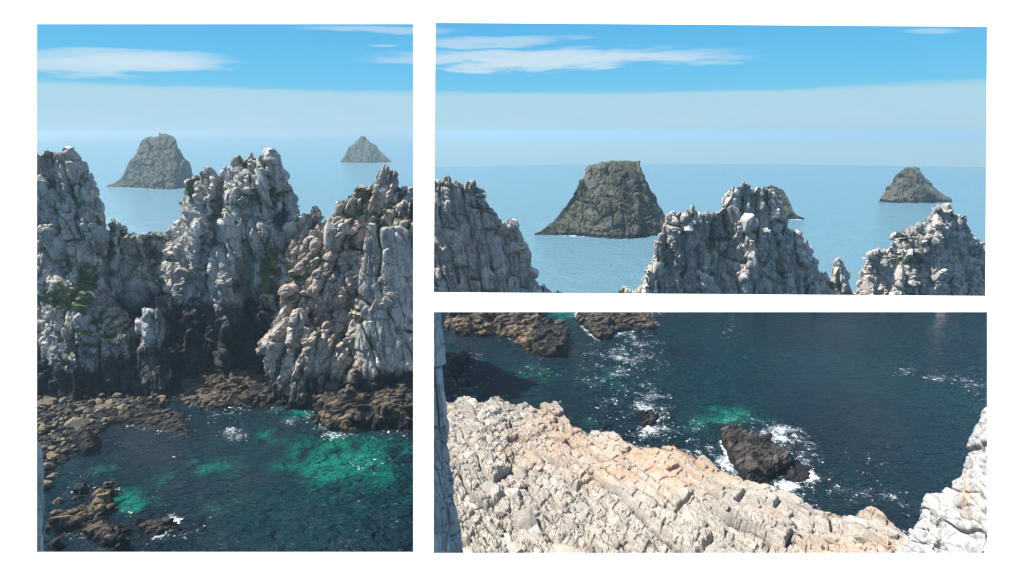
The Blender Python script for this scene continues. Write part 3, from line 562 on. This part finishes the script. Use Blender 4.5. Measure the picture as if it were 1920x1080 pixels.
# ---- foreground slope in the lower wide opening
def slope():
    lip = [(797, 752), (812, 745), (822, 742), (845, 749), (868, 742), (885, 745), (900, 757), (920, 745), (940, 742), (960, 755), (985, 757), (1000, 765), (1015, 768), (1040, 755), (1055, 770), (1068, 789), (1073, 800), (1085, 797), (1100, 803), (1120, 806), (1160, 808), (1170, 822), (1200, 835), (1235, 832), (1262, 830), (1290, 845), (1320, 856), (1345, 881), (1375, 894), (1410, 902), (1440, 908), (1470, 921), (1500, 934), (1525, 954), (1560, 957), (1600, 962), (1635, 948), (1660, 964), (1690, 984), (1712, 998), (1750, 1020), (1800, 1050), (1870, 1095)]
    L = np.array(lip, float); A = np.concatenate([atz(L[:, 0], L[:, 1], 3.0), L[:, :1]], 1); qq = np.linspace(797, 1870, 760); A = np.stack([np.interp(qq, L[:, 0], A[:, i]) for i in range(4)], -1)
    px = A[:, 3]; B = at(px, np.full(len(px), 1260.), 37.0)
    n = 330; t = (np.linspace(0, 1, n) ** 1.15)[None, :, None]
    G = A[:, None, :3] * (1 - t) + B[:, None] * t
    G[..., 2] += 2.2 * np.sin(np.clip(t[..., 0], 0, 1) * math.pi)
    P = G.reshape(-1, 3); G[..., 2] += (fbm(P * .09, 301, 3) * 1.3 * sstep(t[..., 0] + 0 * G[..., 0], 0, .1).ravel()).reshape(G.shape[:2])
    # drop to the water beyond the lip
    k = 26; s = np.linspace(1, 0, k, endpoint=False)[None, :, None]
    D = A[:, None, :3] + s * np.array([0, .8, -5.0])[None, None]
    G = np.concatenate([D, G], 1)
    P = G.reshape(-1, 3)
    # joints run diagonally down the slope: rotate and stretch
    a = R(-34); ca, sa_ = math.cos(a), math.sin(a)
    Q = P.copy(); Q[:, 0] = (P[:, 0] * ca - P[:, 1] * sa_); Q[:, 1] = (P[:, 0] * sa_ + P[:, 1] * ca) * .42
    qx, qy = proj(P)
    rough = .35 + .9 * sstep(1180 - qx + 60 * fbm(P * .15, 305, 3), 0, 240) + .5 * sstep(qy + 40 * fbm(P * .15, 306, 3), 930, 990)
    d_ = atz(1330, 1010, 6.) - atz(1100, 800, 6.); d_ = d_[:2] / np.linalg.norm(d_[:2]); cc = P[:, 0] * d_[1] - P[:, 1] * d_[0]; bb_ = P[:, 0] * d_[0] + P[:, 1] * d_[1]
    hb, vb, cb = brick_relief(cc, bb_ - .5 * cc, P, 351, [(5.2, 15, .75, .08, 1.4, .2), (2.1, 4.4, .2, .09, .45, .1)])
    hs, vs, cs = brick_relief(cc, bb_ - .7 * cc, P, 371, [(1.15, 1.9, .16, .22, .25, .08), (.5, .8, .06, .2, .1, .05)])
    big, b1 = blocks(Q, 311, [(6.5, .45, .4, .5)], (0, 0), 1.)
    sm, b2 = blocks(Q * np.array([1, 1.6, 1]), 317, [(2.4, .4, .35, .5), (1.1, .2, .17, .26), (.5, .08, .07, .1)], (0, 0), 1.)
    h = big * .55 + sm * .3 * rough + hb + hs * rough; b1 = (b1 - .5) * .4 + vb * .7 + .5; b2 = b2 * .5 + .25 + vs * .3
    N = blur(gnormal(G), 2); N = N * np.sign(N[..., 2:3].mean())
    fade = np.concatenate([np.full(k, .6), np.ones(n)])[None]
    G2 = G + (N * .35 + np.array([0, 0, .65])) * (h.reshape(G.shape[:2]) * fade)[..., None]
    N2 = gnormal(G2); N2 = N2 * np.sign(N2[..., 2:3].mean())
    Nb = blur(N2, 4); gx, gy = proj(G2.reshape(-1, 3)); V0 = G2.reshape(-1, 3)
    vis = ((gy < 1060) & (gy > 740) & (gx > 800) & (gx < 1800)).astype(float) * (np.arange(G2.shape[1])[None] > k + 3).repeat(G2.shape[0], 0).ravel()
    wl = vis * (.12 + sstep(1150 - gx + 80 * fbm(V0 * .15, 305, 3), -60, 220) + .9 * sstep(gy + 40 * fbm(V0 * .15, 306, 3), 920, 990))
    c1 = chunks(G2, Nb, 130, 1.2, 3.4, 341, (-.5, .8, 0), 1.7, sink=.75, wgt=wl, jitter=.25); c2 = chunks(G2, Nb, 700, .3, 1.4, 342, (-.5, .8, 0), 1.4, sink=.6, wgt=wl, jitter=.5)
    cv = np.concatenate([c1[0], c2[0]]); ct = np.concatenate([c1[1], c2[1] + len(c1[0])]); V = np.concatenate([V0, cv])
    me = mesh_mixed('cliff_slope', V, gridquads(*G2.shape[:2]), ct + len(V0)); N2 = np.concatenate([N2.reshape(-1, 3), vnormals(cv, ct)])
    bl = np.concatenate([(b1 * .6 + b2 * .6 - .1) * .9, c1[2], c2[2]])
    def tf(px, py, P):
        n = fbm(P * .14, 331, 3); g_ = .35 + .9 * sstep(fbm(P * .45, 333, 4), -.2, .3)
        return g_ * (.9 * np.exp(-((px - 1250) / 110) ** 2 - ((py - 865) / 45) ** 2) + .75 * np.exp(-((px - 1050) / 70) ** 2 - ((py - 830) / 40) ** 2) + .9 * np.exp(-((px - 1600) / 120) ** 2 - ((py - 1030) / 24) ** 2)) + .4 * sstep(n, .0, .5)
    attr(me, 'tint', tint(V, N2, bl, wet_z=1.0, wet_w=1.0, seed=330, tan_fn=tf, wet_fn=lambda px, py, P: .38 * np.exp(-((px - 1560) / 130) ** 2 - ((py - 962) / 26) ** 2)))
    put('cliff_slope', me, M_SLOPE, 'cream and orange sunlit rock slope split by diagonal cracks, filling the lower wide opening', 'rock slope')
    poly = [tuple(v) for v in atz(L[:, 0], L[:, 1], 0.0)[:, :2]] + [tuple(at(1870, 1400, 36)[:2]), tuple(at(797, 1400, 36)[:2])]
    FOOT.append((np.array(poly), .45))
slope()
NO = [(2.2, .22, .25, .14), (.9, .12, .12, .08), (.35, .05, .06, .03)]
ridge('rock_pillar', 'shaded bluish rock pillar along the left edge of the lower wide opening', 'rock pillar',
      [(786, 640), (795, 600), (806, 575), (818, 578), (828, 592), (832, 640), (834, 690), (838, 740), (836, 790), (842, 850), (852, 900), (858, 950), (862, 1000), (866, 1060), (866, 1130), (872, 1200)],
      32, 29, back=4, seed=401, brick=((1.3, 4.5, .10, .10, .22, .06), (.5, 1.5, .035, .08, .08, .03)), joints=.1, res=.13, octs=[(1.6, .10, .12, .08), (.7, .06, .06, .04), (.3, .03, .03, .02)], mat=M_PILLAR, zb=6, pw=.3, rib=.15, wet_z=-9, p=1.1)
ridge('rock_edge', 'thin sliver of pale near rock at the lower left corner of the tall opening', 'rock',
      [(-40, 800), (20, 806), (55, 812), (68, 820), (76, 832), (77, 880), (78, 930), (80, 970), (81, 1010), (84, 1060), (90, 1200)],
      30, 27, back=4, seed=411, brick=None, joints=.15, res=.16, octs=[(1.6, .08, .1, .06), (.6, .05, .05, .03)], mat=M_PILLAR, zb=6, pw=.3, rib=.1, wet_z=-9, p=1.1)
ridge('rock_outcrop', 'bright white near rock outcrop in the lower right corner of the lower wide opening', 'outcrop',
      [(1640, 1160), (1665, 1085), (1690, 1040), (1705, 1003), (1724, 975), (1733, 948), (1742, 932), (1757, 930), (1766, 932), (1778, 915), (1793, 898), (1800, 880), (1806, 862), (1814, 848), (1821, 828), (1830, 814), (1838, 802), (1850, 796), (1847, 782), (1856, 772), (1900, 745), (1990, 715), (2150, 700)],
      23, 8, back=4, seed=421, brick=((2.6, 7, .14, .08, .3, .07), (.8, 2.4, .05, .08, .1, .04)), joints=.2, keep_px=True, res=.08, octs=[(2.4, .12, .1, .06), (.9, .05, .05, .03), (.35, .02, .02, .01)], mat=M_NEAR, zb=35, zref=14, pw=.4, rib=.3, wet_z=-9, p=1.5, lean=(.8, .3),
      tan_fn=lambda px, py, P: .85 * np.exp(-((px - 1812) / 14) ** 2 - ((py - 935) / 36) ** 2))

# ---- reefs and rocks in the water, tall opening
reef('reef', 'long dark weedy reef below the cliff foot in the tall opening', 'reef', [(318, 742), (345, 722), (372, 708), (410, 700), (450, 698), (490, 706), (520, 722), (555, 748), (540, 758), (500, 766), (470, 768), (430, 762), (395, 768), (350, 762)], 2.6, 2.6, seed=501, wet_fn=lambda px, py, P: .45 + 0 * px, tan=.15)
reef('reef', 'flat-topped rock platform reaching into the cove at the right edge of the tall opening', 'reef', [(588, 782), (600, 762), (612, 742), (640, 728), (690, 724), (730, 726), (800, 732), (800, 806), (740, 806), (700, 804), (660, 806), (620, 800)], 5.2, 1.8, seed=511, tan=.35, foam=.9, wet_z=1.8, wet_w=.6)
reef('reef', 'small yellowish rock spur in front of the platform in the tall opening', 'reef', [(588, 786), (606, 778), (632, 782), (668, 796), (690, 806), (660, 812), (615, 806)], 2.2, 1.0, seed=517, tan=.7, foam=.9)
reef('cobble_beach', 'grey green shingle bank with weed at the head of the cove', 'shingle bank', [(40, 745), (110, 735), (190, 742), (260, 744), (330, 750), (300, 766), (250, 774), (215, 788), (190, 812), (170, 838), (150, 852), (125, 866), (100, 884), (60, 905), (30, 930)], .9, 4.5, seed=521, octs=[(1.4, .35, .3, .2), (.7, .22, .2, .12), (.4, .1, .1, .06)], mat=M_BOULD, mossy=.55, foam=.15, wet_fn=lambda px, py, P: .25 + .5 * fbm(P * .2, 7, 3))
reef('reef', 'low reef of scattered dark rock ribs left of the cove, behind the shingle bank', 'reef', [(200, 772), (260, 760), (310, 770), (350, 782), (352, 806), (300, 812), (250, 800), (215, 796)], 1.0, 1.5, seed=523, mossy=.3, foam=.3, wet_fn=lambda px, py, P: .3 + 0 * px)
reef('sea_rock', 'long ribbed brown rock in the water, bottom left of the tall opening', 'sea rock', [(86, 988), (100, 975), (130, 965), (160, 960), (185, 935), (205, 915), (216, 922), (214, 950), (205, 980), (222, 1000), (240, 1000), (236, 1025), (205, 1030), (178, 1012), (150, 1002), (110, 1000)], 2.3, 1.2, seed=531, tan=.55, foam=.35, wet_z=.9)
reef('sea_rock', 'dark round-topped boulder beside the ribbed rock, bottom of the tall opening', 'sea rock', [(208, 1004), (222, 992), (238, 994), (243, 1010), (236, 1030), (214, 1030)], 2.6, .9, seed=535, foam=.3, wet_fn=lambda px, py, P: .8 + 0 * px, power=.4)
reef('sea_rock', 'cluster of brown rocks ringed by foam, bottom middle of the tall opening', 'sea rock', [(248, 972), (258, 966), (280, 970), (305, 974), (330, 976), (354, 990), (350, 998), (325, 996), (300, 1004), (280, 1008), (262, 996)], 1.4, .8, seed=541, foam=.9, tan=.1, wet_fn=lambda px, py, P: .35 + 0 * px)
reef('sea_rock', 'small brown rock with pale top above the ribbed rock in the tall opening', 'sea rock', [(132, 932), (145, 918), (162, 912), (170, 922), (160, 935), (145, 942)], 1.2, .8, seed=547, tan=.4, foam=.3)
reef('sea_rock', 'big black smooth boulder at the edge of the shingle bank', 'sea rock', [(138, 830), (152, 818), (175, 818), (188, 832), (185, 852), (160, 858), (142, 850)], 3.2, 1.3, seed=551, foam=.2, power=.45, frag=0, wet_fn=lambda px, py, P: .9 + 0 * px, octs=[(2.4, .2, .3, .1), (.8, .08, .1, .05)])
reef('sea_rock', 'tiny brown rock awash near the shingle bank', 'sea rock', [(276, 832), (284, 828), (292, 834), (284, 840)], .7, .6, seed=553, foam=.25, tan=.2)
reef('sea_rock', 'dark rock tip in the bottom left corner of the tall opening', 'sea rock', [(96, 1035), (104, 1022), (114, 1024), (112, 1042), (98, 1045)], 1.2, .7, seed=557, foam=.3)
reef('sea_rock', 'low reddish rock awash in the middle of the cove', 'sea rock', [(300, 806), (330, 798), (356, 800), (352, 816), (320, 820)], .35, 1.2, seed=559, foam=.5, tan=.2)
# ---- lower wide opening
reef('sea_rock', 'large ribbed ochre rock at the top left of the lower wide opening', 'sea rock', [(832, 616), (850, 570), (1000, 560), (1018, 585), (1018, 608), (1005, 628), (1020, 634), (1015, 650), (990, 660), (975, 650), (955, 634), (930, 628), (905, 632), (868, 630)], 3.4, 1.6, seed=601, tan=.75, foam=.35, wet_z=.8, res=.2)
reef('sea_rock', 'dark round rock at the tip of the ribbed ochre rock in the lower wide opening', 'sea rock', [(985, 640), (1000, 622), (1030, 614), (1058, 618), (1066, 645), (1060, 668), (1030, 672), (1000, 664)], 4.2, 1.2, seed=605, foam=.3, power=.4, frag=.25, wet_fn=lambda px, py, P: .55 + 0 * px, octs=[(2.6, .3, .4, .2), (1.0, .15, .2, .1), (.5, .08, .08, .04)])
reef('sea_rock', 'cluster of brown rocks ringed by foam at the top of the lower wide opening', 'sea rock', [(1078, 600), (1090, 570), (1180, 565), (1228, 604), (1230, 618), (1200, 622), (1165, 622), (1140, 640), (1118, 636), (1098, 618)], 2.2, 1.2, seed=609, foam=.95, tan=.15, res=.2, wet_fn=lambda px, py, P: .3 + 0 * px)
reef('sea_rock', 'narrow dark rock blade near the left edge of the lower wide opening', 'sea rock', [(834, 698), (850, 680), (872, 663), (881, 670), (872, 684), (850, 700)], 1.4, .7, seed=613, foam=.45)
reef('sea_rock', 'small pointed brown rock just below the dark rock blade', 'sea rock', [(850, 702), (866, 694), (884, 704), (876, 716), (860, 722)], 1.0, .6, seed=617, foam=.5, tan=.2)
reef('sea_rock', 'small lone rock in glittering foam above the middle of the cream slope', 'sea rock', [(1198, 792), (1204, 778), (1220, 772), (1234, 782), (1226, 796), (1205, 803)], 1.5, .7, seed=621, foam=1.0, tan=.15)
reef('sea_rock', 'black weed-covered lumpy rock in white surf below the cream slope', 'sea rock', [(1352, 828), (1356, 808), (1374, 800), (1392, 812), (1412, 832), (1440, 842), (1466, 850), (1490, 862), (1484, 880), (1455, 892), (1432, 912), (1400, 908), (1380, 880), (1362, 852)], 3.0, 1.1, seed=625, foam=1.0, power=.45, frag=.5, wet_fn=lambda px, py, P: .45 + .6 * fbm(P * .8, 9, 3), octs=[(2.8, .45, .4, .3), (.8, .15, .15, .1), (.3, .08, .06, .05)], stretch=1)
reef('sea_rock', 'flat brown rock slab awash beside the lumpy rock in the surf', 'sea rock', [(1470, 870), (1495, 862), (1520, 878), (1526, 896), (1500, 905), (1474, 900)], .45, .8, seed=629, foam=1.0)
reef('sea_rock', 'small dark rock at the water edge between the slope and the surf', 'sea rock', [(1304, 838), (1312, 830), (1320, 838), (1316, 852), (1306, 852)], 1.4, .5, seed=633, foam=.6)

# ---- loose boulders: a few shapes, copied
def boulder_mesh(seed):
    import bmesh
    bm = bmesh.new(); bmesh.ops.create_icosphere(bm, subdivisions=4, radius=1)
    V = np.array([v.co[:] for v in bm.verts]); q = np.array([[v.index for v in f.verts] for f in bm.faces]); bm.free()
    r = np.random.default_rng(seed); n = r.normal(size=(13, 3)); n /= np.linalg.norm(n, axis=1)[:, None]; d = r.uniform(.55, .9, 13)
    for _ in range(2):
        for a, b in zip(n, d):
            e = V @ a - b; V = V - np.clip(e, 0, None)[:, None] * a
    V += (fbm(V * 2.2, seed, 4) * .06)[:, None] * V
    h, b = blocks(V * 3, seed, [(1.5, .05, .1, .08)], (0, 0), 1); V = V * (1 + .25 * h[:, None] * .5)
    me = mesh_from('boulder', V, q); rr = r.uniform(0, 1)
    attr(me, 'tint', np.stack([np.full(len(V), rr), np.zeros(len(V)), np.clip(-V[:, 2] * .8, 0, 1), np.full(len(V), r.uniform(0, .8))], -1)); return me
bmeshes = [boulder_mesh(700 + i) for i in range(7)]
def boulder(px, py, size, label, z=0., flat=.7, group=None, mat=None, ry=None):
    p = atz(px, py, z); me = bmeshes[random.randrange(7)]
    o = bpy.data.objects.new('boulder', me); S.collection.objects.link(o)
    o.location = (p[0], p[1], z + size * flat * .35); o.rotation_euler = (random.uniform(-.3, .3), random.uniform(-.3, .3), random.uniform(0, 6.28))
    o.scale = (size, size * (ry or random.uniform(.7, 1)), size * flat); o['label'] = label; o['category'] = 'boulder'
    if group: o['group'] = group
for m in bmeshes: m.materials.append(M_BOULD); m.polygons.foreach_set('use_smooth', np.zeros(len(m.polygons), bool))
single = [(190, 770, 1.9, 'yellowish angular boulder at the back of the shingle bank'), (146, 803, 2.4, 'largest ochre boulder just above the black smooth boulder'), (163, 796, 1.5, 'ochre boulder lying right of the largest ochre one'),
          (98, 858, 1.3, 'pale boulder on the left of the shingle bank below the bank top'), (88, 880, 1.5, 'squarish tan boulder at the left edge of the cove'), (112, 850, 1.2, 'brown boulder behind the squarish tan one'),
          (100, 895, 1.0, 'greenish boulder below the squarish tan one'), (80, 915, 1.5, 'orange brown boulder against the left edge of the tall opening'), (88, 760, 2.0, 'dark rounded boulder in shade under the left cliff'),
          (120, 770, 1.5, 'shaded boulder beside the dark rounded one under the cliff'), (110, 942, .9, 'small dark rock below the orange brown boulder'), (230, 768, 1.4, 'dark boulder right of the yellowish angular one')]
for a in single: boulder(*a)
poly = atz([60, 150, 260, 330, 290, 235, 190, 150, 95, 60], [752, 742, 746, 754, 768, 782, 812, 850, 878, 915])[:, :2]
lo, hi = poly.min(0), poly.max(0); cnt = 0
while cnt < 150:
    x, y = lo + rng.random(2) * (hi - lo)
    if inside(poly, np.array([[x]]), np.array([[y]]))[0, 0] < 0: continue
    me = bmeshes[random.randrange(7)]; s = float(rng.lognormal(-.55, .42)); o = bpy.data.objects.new('boulder', me); S.collection.objects.link(o)
    o.location = (x, y, .75 + s * .15); o.rotation_euler = (random.uniform(-.4, .4), random.uniform(-.4, .4), random.uniform(0, 6.28)); o.scale = (s, s * random.uniform(.6, 1), s * random.uniform(.5, .8))
    o['label'] = 'loose stone lying on the shingle bank of the cove'; o['category'] = 'boulder'; o['group'] = 'loose stones on the shingle bank'; cnt += 1

# ------------------------------------------------------------------ sea
def sea():
    azs = np.r_[np.linspace(-180, -48, 30, endpoint=False), np.linspace(-48, 48, 560, endpoint=False), np.linspace(48, 180, 31)] * math.pi / 180
    nr = 560; t = np.linspace(0, 1, nr)
    far_x = [-180, -48, -41.7, -31, -16, -9, -8, -6, 10, 30, 42, 48, 180]
    far_y = [4000, 4000, 4200, 7000, 11000, 11000, 1000, 990, 1080, 1200, 1300, 1300, 4000]
    far = np.interp(azs * 180 / math.pi, far_x, far_y)
    near = np.exp(np.linspace(math.log(20), math.log(700), 620)); k2 = np.linspace(0, 1, 81)[1:]
    rr = np.concatenate([np.repeat(near[None], len(azs), 0), np.exp(math.log(700) + k2[None] * (np.log(far) - math.log(700))[:, None])], 1)
    G = np.stack([rr * np.sin(azs)[:, None], rr * np.cos(azs)[:, None], 0 * rr], -1)
    P = G.reshape(-1, 3); px, py = proj(P); ok = (P[:, 1] > 20)
    n = fbm(P * .12, 801, 4); n2 = fbm(P * .35, 805, 4)
    foam = np.zeros(len(P)); sh = np.zeros(len(P)); kel = np.zeros(len(P))
    idx = np.where(ok & (np.abs(np.degrees(np.arctan2(P[:, 0], P[:, 1]))) < 49) & (np.hypot(P[:, 0], P[:, 1]) < 1300))[0]
    for poly, f in FOOT:
        lo, hi = poly.min(0) - 9, poly.max(0) + 9
        j = idx[(P[idx, 0] > lo[0]) & (P[idx, 0] < hi[0]) & (P[idx, 1] > lo[1]) & (P[idx, 1] < hi[1])]
        if not len(j): continue
        d = -inside(poly, P[j, 0][None], P[j, 1][None])[0]
        foam[j] = np.maximum(foam[j], f * (.9 * np.exp(-np.clip(d, 0, 99) / .9) * .75 * sstep(n[j] + n2[j], -.2, .5) + .6 * np.exp(-np.clip(d, 0, 99) / 2.6) * sstep(n2[j], -.25, .4)))
        kel[j] = np.maximum(kel[j], .6 * np.exp(-np.clip(d, 0, 99) / 3.))
    def spots(A, L):
        for (mx, my, rx, ry, s) in L:
            ca = 0.; r = ((px - mx) / rx) ** 2 + ((py - my) / ry) ** 2
            A[:] = np.maximum(A, np.where(ok, s * np.exp(-r) * np.clip(.8 + 1.2 * n2, .1, 1.4), 0))
    spots(foam, [(1100, 441, 75, 3, 1.0), (1190, 434, 34, 3, .9), (280, 352, 55, 2.5, 1.0), (335, 349, 20, 2, .8), (1492, 411, 18, 2.5, .9), (1770, 374, 20, 2, .7), (535, 328, 10, 2, .8), (440, 812, 26, 14, .95), (320, 962, 26, 14, .8), (300, 945, 30, 12, .45), (730, 796, 60, 5, .9), (630, 815, 50, 10, .62), (560, 790, 50, 10, .45), (520, 770, 30, 14, .45), (700, 870, 60, 18, .33),  # foam, and the painted sun glitter
                 (1180, 660, 70, 80, .5), (1220, 760, 50, 30, .6), (1130, 690, 60, 60, .4), (1600, 870, 120, 60, .22), (1380, 620, 40, 40, .24), (1225, 810, 52, 18, .75), (1290, 810, 50, 24, .55), (1460, 820, 60, 26, .95), (1485, 903, 42, 22, 1.3), (1510, 860, 34, 40, .75), (1365, 870, 26, 34, .95), (1335, 835, 20, 26, .7),  # centre column also places the painted sun glitter
                 (1640, 930, 60, 16, .62), (1690, 955, 26, 22, .55), (1560, 920, 60, 12, .4), (1400, 790, 60, 14, .45), (1700, 692, 46, 18, .36), (1760, 706, 60, 14, .44), (1825, 720, 30, 22, .44),  # last three paint sun glints in as white streaks
                 (1210, 588, 30, 8, .8), (1215, 700, 30, 70, .38), (1150, 760, 60, 50, .33), (860, 720, 40, 16, .6), (900, 700, 60, 30, .35), (880, 680, 40, 30, .35), (1000, 690, 80, 40, .22), (1480, 910, 60, 30, .7),
                 (300, 860, 80, 30, .2), (420, 780, 60, 20, .32), (330, 1000, 40, 16, .4)])
    spots(sh, [(650, 862, 125, 44, 1.35), (690, 900, 160, 60, .6), (550, 768, 50, 16, .95), (500, 815, 30, 22, .7), (715, 850, 70, 20, .7), (400, 880, 60, 26, .75), (250, 940, 55, 26, 1.0), (420, 945, 60, 30, .5), (300, 905, 40, 26, .5), (640, 900, 60, 20, .6),
               (1370, 780, 70, 20, .9), (1300, 800, 40, 20, .7), (1050, 592, 44, 14, 1.1), (1140, 700, 60, 40, .4), (1010, 700, 60, 30, .4), (900, 740, 60, 20, .5), (1090, 790, 40, 16, .4), (190, 880, 50, 30, .35), (1380, 830, 30, 30, .6), (940, 690, 60, 30, .3)])
    spots(kel, [(1560, 840, 90, 50, .7), (1540, 900, 50, 40, .7), (1470, 780, 60, 16, .4), (1680, 610, 70, 20, .35), (330, 790, 60, 24, .7), (300, 975, 60, 26, .6), (210, 840, 50, 40, .6), (860, 690, 60, 40, .5), (1220, 790, 50, 36, .4)])
    me = gridmesh('sea', G); attr(me, 'water', np.stack([np.clip(foam, 0, 1.5), np.clip(sh, 0, 1.2), np.clip(kel, 0, 1), np.ones(len(P))], -1))
    k = NT('sea_water'); pos = k.n('ShaderNodeNewGeometry').outputs['Position']
    A = k.n('ShaderNodeAttribute', attribute_name='water'); sp = k.n('ShaderNodeSeparateColor'); k.l(A.outputs['Color'], sp.inputs[0]); fo, shl, ke = sp.outputs
    mp = k.n('ShaderNodeMapping'); k.l(pos, mp.inputs[0]); mp.inputs['Rotation'].default_value = (0, 0, R(-24)); mp.inputs['Scale'].default_value = (1, 1.9, 1)
    w1 = k.noise(mp.outputs[0], .26, 2, .5, .8); w2 = k.noise(mp.outputs[0], .8, 3, .5, .5); big = k.noise(pos, .035, 4, .6)
    dist = k.n('ShaderNodeVectorMath', operation='LENGTH'); k.l(pos, dist.inputs[0]); dl = dist.outputs['Value']
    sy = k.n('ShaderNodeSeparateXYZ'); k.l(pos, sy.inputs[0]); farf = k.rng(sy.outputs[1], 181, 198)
    c = k.mix(k.rng(big, .35, .65), (.002, .014, .024, 1), (.002, .022, .030, 1))
    c = k.mix(k.math('MULTIPLY', ke, k.rng(w2, .35, .6)), c, (.010, .008, .008, 1))
    s2 = k.math('MULTIPLY', k.rng(k.math('MULTIPLY_ADD', k.math('ADD', w1, w2), .45, k.math('ADD', shl, -.45)), .12, 1.1), 1.)
    c = k.mix(s2, c, (.002, .11, .075, 1))
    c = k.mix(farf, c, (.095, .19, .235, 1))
    # foam: broken web, plus white dots that paint in sun glitter
    v = k.n('ShaderNodeTexVoronoi', feature='DISTANCE_TO_EDGE'); v.inputs['Scale'].default_value = 1.0
    wp = k.n('ShaderNodeVectorMath', operation='MULTIPLY_ADD'); nc = k.n('ShaderNodeTexNoise'); nc.inputs['Scale'].default_value = .9; nc.inputs['Detail'].default_value = 5; k.l(pos, nc.inputs['Vector']); k.l(nc.outputs['Color'], wp.inputs[0]); wp.inputs[1].default_value = (2.2,) * 3; k.l(pos, wp.inputs[2]); k.l(wp.outputs[0], v.inputs['Vector'])
    web = k.math('SUBTRACT', 1., k.rng(v.outputs['Distance'], 0, .16)); fn = k.noise(pos, 2.6, 5, .8); fn2 = k.noise(pos, .6, 4, .6)
    fv = k.n('ShaderNodeTexVoronoi', feature='F1'); fv.inputs['Scale'].default_value = 1.15; k.l(pos, fv.inputs['Vector']); glint_fleck = k.math('SUBTRACT', 1., k.rng(fv.outputs['Distance'], .14, .28))
    fsum = k.math('ADD', k.math('MULTIPLY', fo, .95), k.math('ADD', k.math('MULTIPLY', web, .25), k.math('ADD', k.math('MULTIPLY_ADD', fn, 1.7, -.87), k.math('MULTIPLY_ADD', fn2, .8, -.4))))
    fm = k.math('MULTIPLY', k.math('MAXIMUM', k.rng(fsum, .5, 1.15), k.math('MULTIPLY', glint_fleck, k.rng(fn2, .47, .6))), k.rng(fo, .10, .3))
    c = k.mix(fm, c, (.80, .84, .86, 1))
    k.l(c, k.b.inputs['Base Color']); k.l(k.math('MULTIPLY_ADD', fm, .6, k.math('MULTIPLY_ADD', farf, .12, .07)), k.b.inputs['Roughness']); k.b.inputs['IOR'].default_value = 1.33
    bp = k.n('ShaderNodeBump'); bp.inputs['Distance'].default_value = 4.5
    k.l(k.math('MULTIPLY_ADD', farf, -.6, 1.), bp.inputs['Strength'])
    w3 = k.noise(mp.outputs[0], .045, 6, .75, .5); k.l(k.math('ADD', k.math('MULTIPLY', w3, k.math('MULTIPLY', farf, 3.)), k.math('ADD', k.math('MULTIPLY', w1, .8), k.math('MULTIPLY', w2, .42))), bp.inputs['Height']); k.l(bp.outputs[0], k.b.inputs['Normal'])
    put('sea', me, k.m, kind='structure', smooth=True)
sea()

# ------------------------------------------------------------------ haze
def haze():
    import bmesh
    bm = bmesh.new(); bmesh.ops.create_cube(bm, size=1); me = bpy.data.meshes.new('haze'); bm.to_mesh(me); bm.free()
    m = bpy.data.materials.new('haze_air'); m.use_nodes = True; t = m.node_tree; t.nodes.clear(); o = t.nodes.new('ShaderNodeOutputMaterial'); v = t.nodes.new('ShaderNodeVolumePrincipled')
    v.inputs['Color'].default_value = (.38, .56, .66, 1); v.inputs['Density'].default_value = .00029; v.inputs['Anisotropy'].default_value = .2
    t.links.new(v.outputs[0], o.inputs['Volume'])
    h = put('haze', me, m, kind='stuff'); h.scale = (26000, 26000, 76); h.location = (0, 0, -2.5 + 38)
haze()
print('verts', sum(len(o.data.vertices) for o in S.objects if o.type == 'MESH'))
